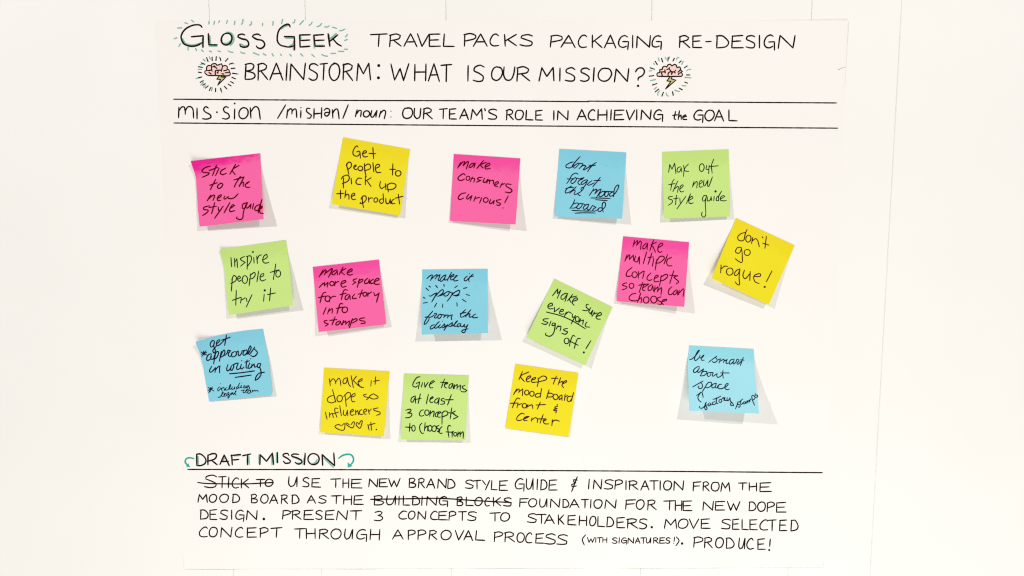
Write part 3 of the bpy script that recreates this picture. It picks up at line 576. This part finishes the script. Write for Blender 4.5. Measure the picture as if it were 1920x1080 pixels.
note('blue', 'blue sticky note reading get approvals in writing, asterisked, its upper left corner curling', (350, 600), 6, [(98, 245), (858, 100), (965, 840), (255, 915)], (.5, 2.6), [
 ('written_word', 'get:320,180 290,160 240,210 230,280 260,310 310,260 325,180|325,190 310,290 345,380 330,440 300,430 290,380 330,330 380,270|380,230 430,190 450,150 410,150 370,210 380,270 430,265 500,200 560,140|595,40 580,130 555,270|485,155 590,120 680,85', (375, 625), 12),
 ('asterisk', '20,420 155,490|130,395 40,520|75,400 95,490|30,468 150,430', (375, 625), 12),
 ('written_word', 'approvals:245,460 190,480 150,560 160,610 220,590 260,520|255,470 240,560 270,590 320,540|350,430 305,690|315,530 360,430 405,410 415,460 370,550 310,590|480,400 435,630|450,540 500,430 540,370 560,420 530,500 460,540|560,500 620,430 625,385 690,390 650,440 640,500 680,520 720,480|760,420 720,440 710,510 750,530 810,490 820,430 780,410|820,420 862,400 862,490 890,502 930,455 948,398 1000,382|1040,370 980,410 970,480 1010,490 1060,420 1050,380|1060,400 1060,470 1100,430 1150,330 1130,280 1090,360 1080,440 1110,480|1110,480 1170,400 1230,310|1210,340 1290,430 1250,500 1190,525 1140,495', (375, 625), 12),
 ('written_word', 'in:265,740 220,820 220,870 270,860 350,770|350,770 335,880|345,830 400,760 450,735 440,800 440,890', (375, 625), 12),
 ('written_word', 'writing:630,700 600,800 620,845 670,810 710,730|700,740 690,820 720,830 760,750 740,700|740,720 800,680 860,670 840,720 820,790 850,815 910,780|930,700 910,780 940,800 990,760|*940,615,13|1060,600 1040,700 1040,780 1080,780|1010,650 1110,620|1120,670 1080,760 1110,790 1160,740|*1140,575,13|1170,690 1160,770|1165,740 1220,690 1230,760 1280,740|1360,680 1300,690 1290,750 1330,770 1370,690|1340,750 1370,850 1370,930 1310,1020 1240,1060 1260,980 1330,900 1450,875', (375, 625), 12),
 ('underline', '660,910 900,890 1230,845', (375, 625), 12),
 ('underline', '790,992 1150,940', (375, 625), 12),
 ('asterisk', '95,290 280,405|230,270 110,460|170,285 160,430|85,385 240,320', (385, 710), 17.4545),
 ('written_word', 'including:460,265 400,350 420,405 500,330|*495,165,13|505,300 545,390|510,330 600,290 620,380 660,350|710,290 660,320 660,370 740,360 820,260 830,190 790,230 780,330 810,350 880,300|880,260 860,340 920,340 960,270|950,280 960,340|1080,250 1010,290 1020,345 1090,290|1120,140 1070,270 1100,310 1140,290|1180,220 1150,290 1200,290|*1190,140,12|1240,310 1270,230 1300,240 1290,310 1330,290|1420,230 1350,250 1360,300 1420,240|1420,240 1448,320 1410,350 1375,335', (385, 710), 17.4545),
 ('written_word', 'legal:415,605 460,610 520,550 590,450 570,425 540,500 530,570 590,580|600,570 660,490 640,470 610,530 630,575 690,560|770,450 700,490 700,550 760,510|765,460 780,600 750,640 735,600 800,540|880,460 830,490 830,530 880,490 900,460|890,470 920,520|930,510 1010,400 990,400 970,500 1005,540', (385, 710), 17.4545),
 ('written_word', 'team:1250,370 1240,460 1290,450|1175,385 1300,370|1290,450 1380,360 1360,350 1320,430 1350,470|1480,370 1410,400 1380,460 1440,480 1490,400|1480,400 1500,450|1540,380 1550,430|1550,410 1620,380 1630,410|1630,400 1720,390 1725,430', (385, 710), 17.4545)],
 2.2, lbow=[(0, 0), (.2, 3.2), (.4, 3.6), (.7, 1.5), (1, 0)], rbow=[(0, 0), (.5, 2.4), (1, 0)], tbow=4.0, curl=(6.0, .42), start=.1)
note('yellow', 'yellow sticky note reading make it dope so influencers, with three small hearts', (580, 670), 6.667, [(183, 130), (1002, 175), (932, 988), (135, 937)], (2.8, 4.4), [
 "make:250,265 262,355|260,310 285,275 305,270 325,300 330,330|330,310 365,262 385,285 395,355|465,255 430,275 420,310 435,330 465,310 475,255|475,255 490,330 515,365|522,230 550,380|590,235 545,295|550,290 605,345 655,380|605,312 655,290 660,265 625,285 610,320 635,365 680,378",
 "it beside make:775,290 768,360|828,245 822,340|800,300 875,288",
 "dope:290,405 310,480 330,560|305,475 255,490 225,520 235,555 280,570 330,550|@380,515,35,42|445,465 462,615|430,490 480,440 515,455 510,490 455,540|525,500 570,480 570,450 540,465 522,510 540,555 570,550",
 "so:715,460 675,470 690,490 745,505 715,530|800,455 750,490 790,520 840,515 860,495 800,455",
 "influencers:200,685 222,775|250,690 255,750|255,720 285,700 300,755|355,640 325,635 318,670 345,750|300,705 365,685|380,605 400,730|430,660 425,710 455,725 475,660|475,660 480,730|515,688 550,670 545,650 520,665 510,700 530,725 560,715|575,660 580,720|580,690 605,665 615,720|655,655 630,670 625,705 650,715 670,710|682,688 715,670 705,645 680,665 685,705 710,710|735,650 750,710|745,680 775,645|860,632 800,645 815,665 880,685 880,710 840,725",
 ('heart_drawing', "395,855 365,840 325,855 325,875 375,905 430,908 445,850 435,825 405,855"), ('heart_drawing', "500,845 465,820 460,840 540,882 565,810 550,805 520,845"), ('heart_drawing', "620,840 600,815 585,830 595,860 635,885 662,800 645,795 620,840"),
 "it in the last line:730,840 748,910|768,810 778,912|735,850 822,825|*838,903,10"], 1.8)
note('green', 'green sticky note reading Give teams at least 3 concepts to choose from', (730, 680), 6.667, [(182, 138), (993, 158), (948, 972), (142, 960)], (4.1, 3.9), [
 "Give:382,175 340,190 300,250 295,290 325,305 355,290|335,262 380,240 362,325|415,250 400,305|440,250 445,310 485,245|500,278 565,235 550,225 515,250 500,290 515,315 545,312",
 "teams:690,205 650,315|640,245 720,250|690,272 730,260 720,245 695,265 690,300 715,318|790,260 755,275 745,315 770,315 795,265|795,265 800,325|815,275 810,325|815,300 850,270 845,330|850,310 890,280 885,345|945,285 910,300 925,325 970,345 945,365 900,362",
 "at:325,415 280,440 270,485 295,490 325,430|325,420 328,505|388,390 360,510|340,458 398,445",
 "least:488,395 462,515|510,462 550,435 540,425 515,445 505,480 525,500 550,490|610,440 570,470 570,500 600,500 620,450|625,440 612,525|685,445 650,455 655,475 690,490 680,515 640,520|775,400 728,530|690,465 800,463",
 "3:205,595 250,582 270,590 265,610 225,630 275,635 280,660 250,685 202,690",
 "concepts:430,590 395,600 375,645 395,668 430,660|@470,625,28,35|515,600 505,670|510,640 550,605 560,620 550,678|605,615 575,640 580,675 605,675|600,652 645,620 625,612 605,640 610,680 640,680|660,620 658,770|655,640 690,605 725,615 725,650 660,680|780,565 760,705|735,625 810,635|825,605 790,625 815,650 860,675 800,705",
 "to:258,755 250,860|200,805 285,810|@302,820,22,38",
 "choose:408,755 380,790 385,850 410,885 430,880|448,750 438,855|440,830 470,790 480,800 478,855|@508,820,25,38|@560,825,28,38|620,785 590,800 600,820 630,840 620,865 600,860|660,798 630,830 615,860 640,885 662,880",
 "from:770,795 745,785 730,820 745,935|708,865 780,870|785,860 785,930|785,890 800,862|@825,895,20,24|860,865 855,930|858,900 885,865 885,925|888,900 915,865 925,880 922,945"], 2.0)
note('yellow', 'yellow sticky note reading Keep the mood board front and center, lying flat', (930, 670), 6.667, [(240, 82), (1030, 195), (908, 992), (118, 885)], (.6, .9), [
 "Keep:330,178 287,278|410,183 310,235 355,305|385,278 430,250 430,232 395,245 378,280 390,305 420,303|440,288 490,270 495,250 460,262 440,295 460,315 500,308|525,255 530,300 515,365|500,310 540,305 625,280 625,245 580,235 530,270",
 "the:692,262 775,262|755,235 715,335|808,255 775,345|785,320 830,300 835,310 825,350|830,335 885,305 880,290 850,305 825,350 845,380",
 "mood:260,395 220,465|230,445 280,395 290,400 285,445|290,430 335,395 330,480|@385,440,28,32|@450,455,28,33|570,390 552,500|550,450 510,455 490,480 510,500 550,490",
 "board:665,405 632,515|645,450 690,450 720,475 690,495 635,495|@745,495,32,35|820,470 790,495 790,530 820,510|825,470 825,540|865,460 855,540|860,500 895,475|970,440 940,550|945,485 900,495 890,540 920,552 945,520",
 "front:300,520 270,510 240,545 205,630|180,575 280,572|275,570 262,630|268,600 320,578|@355,605,28,30|400,590 385,635|395,615 450,595 460,640|555,560 515,650|500,597 620,590",
 "and sign:765,590 765,597|770,612 740,620 735,635 765,640 720,655 725,668 760,662 750,685 748,695",
 "center:355,710 320,700 270,740 260,780 290,790 325,780|340,778 415,740 385,740 350,760 350,790 390,790|450,755 440,800|445,785 490,755 520,775 515,815|590,715 550,825|520,770 625,768|590,802 630,780 615,770 590,795 610,830 660,832|705,780 698,855|700,815 735,785 793,798"], 2.0)
note('blue', 'lit blue sticky note reading be smart about space, standing off the paper', (1260, 630), 5.714, [(183, 102), (875, 140), (935, 832), (183, 800)], (13.5, 17.2), [
 ('written_word', 'be:145,425 220,400 330,300 430,170 465,115 430,120 360,230 310,360 300,430 340,455 410,400 470,330 480,280|470,340 520,380 600,300 610,270 550,320 520,400 540,445 620,440', (1285, 650), 17.4545),
 ('written_word', 'smart:765,510 880,420 1040,305|970,340 1000,370 1045,440 1000,500 920,515 885,480|1045,440 1150,395 1130,460 1100,540|1120,490 1250,415 1280,440 1240,520|1260,480 1370,420 1340,490 1330,540 1400,545 1450,500|1590,405 1500,430 1440,510 1450,570 1500,560 1580,480 1600,420|1600,430 1560,540 1600,560 1670,480 1690,410 1760,450 1690,540 1720,575 1790,520 1860,450|1900,350 1850,480 1800,620|1800,430 1925,442', (1285, 650), 17.4545),
 ('written_word', 'about:460,655 420,650 330,700 265,780 280,840 340,840 420,760 465,690|465,690 440,730 400,810 430,850 510,790 600,725|600,730 490,960|520,850 620,810 700,815 700,860 620,940 510,960|830,840 750,860 715,920 740,970 800,960 840,900 825,845|830,850 910,850 880,930 910,970 980,920 1040,880|1040,870 1030,960 1060,1005 1130,985 1200,920 1240,860|1235,770 1225,880 1240,1030|1150,860 1435,862', (1285, 650), 17.4545),
 ('written_word', 'space:185,215 370,110 460,60|385,100 430,140 440,210 400,255 340,240 330,205 360,190|570,120 440,330|530,170 580,110 650,90 680,130 640,200 560,235 520,225|800,120 720,140 680,200 700,240 760,210 800,130|800,130 770,210 800,240 860,190|935,145 880,150 830,200 840,240 900,260 980,240 1080,180 1105,130 1060,130 1020,190 1030,260 1080,285 1135,265', (1285, 710), 13.714),
 ('arrow_drawing', '410,605 350,560 325,490 350,420 410,345|290,435 350,390 420,345 440,390 460,480', (1285, 710), 13.714),
 ('written_word', 'factory:360,710 380,755 440,755 500,700 540,600|540,600 510,660 500,760 530,800 560,770 540,720 520,690 580,670|620,620 590,660 590,700 630,690 650,630|650,640 650,680 700,660|760,590 710,610 690,650 720,670 790,630 800,490|710,530 800,510 910,450|800,580 800,630 840,640|910,530 870,550 870,600 910,610 940,570 920,530|925,540 970,490 1000,490 990,560|980,500 1020,485 1010,560 1060,560|1080,490 1070,550 1100,565 1150,490|1150,490 1160,580 1220,640 1245,690 1180,690 1160,650 1200,600', (1285, 710), 13.714),
 ('written_word', 'stamps:1290,775 1320,700 1360,590|1350,600 1340,660 1400,670 1410,710 1380,740 1350,710|1430,590 1420,650 1450,660 1480,620|1380,610 1480,520|1530,590 1490,610 1490,650 1520,650 1550,600|1550,600 1560,640 1590,560|1590,570 1610,620|1605,590 1650,550 1655,600|1650,570 1690,520|1705,450 1730,560 1780,685|1705,450 1740,430 1790,470 1780,520 1720,560|1800,385 1795,430 1850,420 1860,470 1810,480', (1285, 710), 13.714)],
 1.8, lbow=[(0, 0), (.3, -2.6), (.6, -1.0), (1, 0)], rbow=[(0, 0), (.4, -1.8), (1, 0)], start=.10, paper='lit blue')
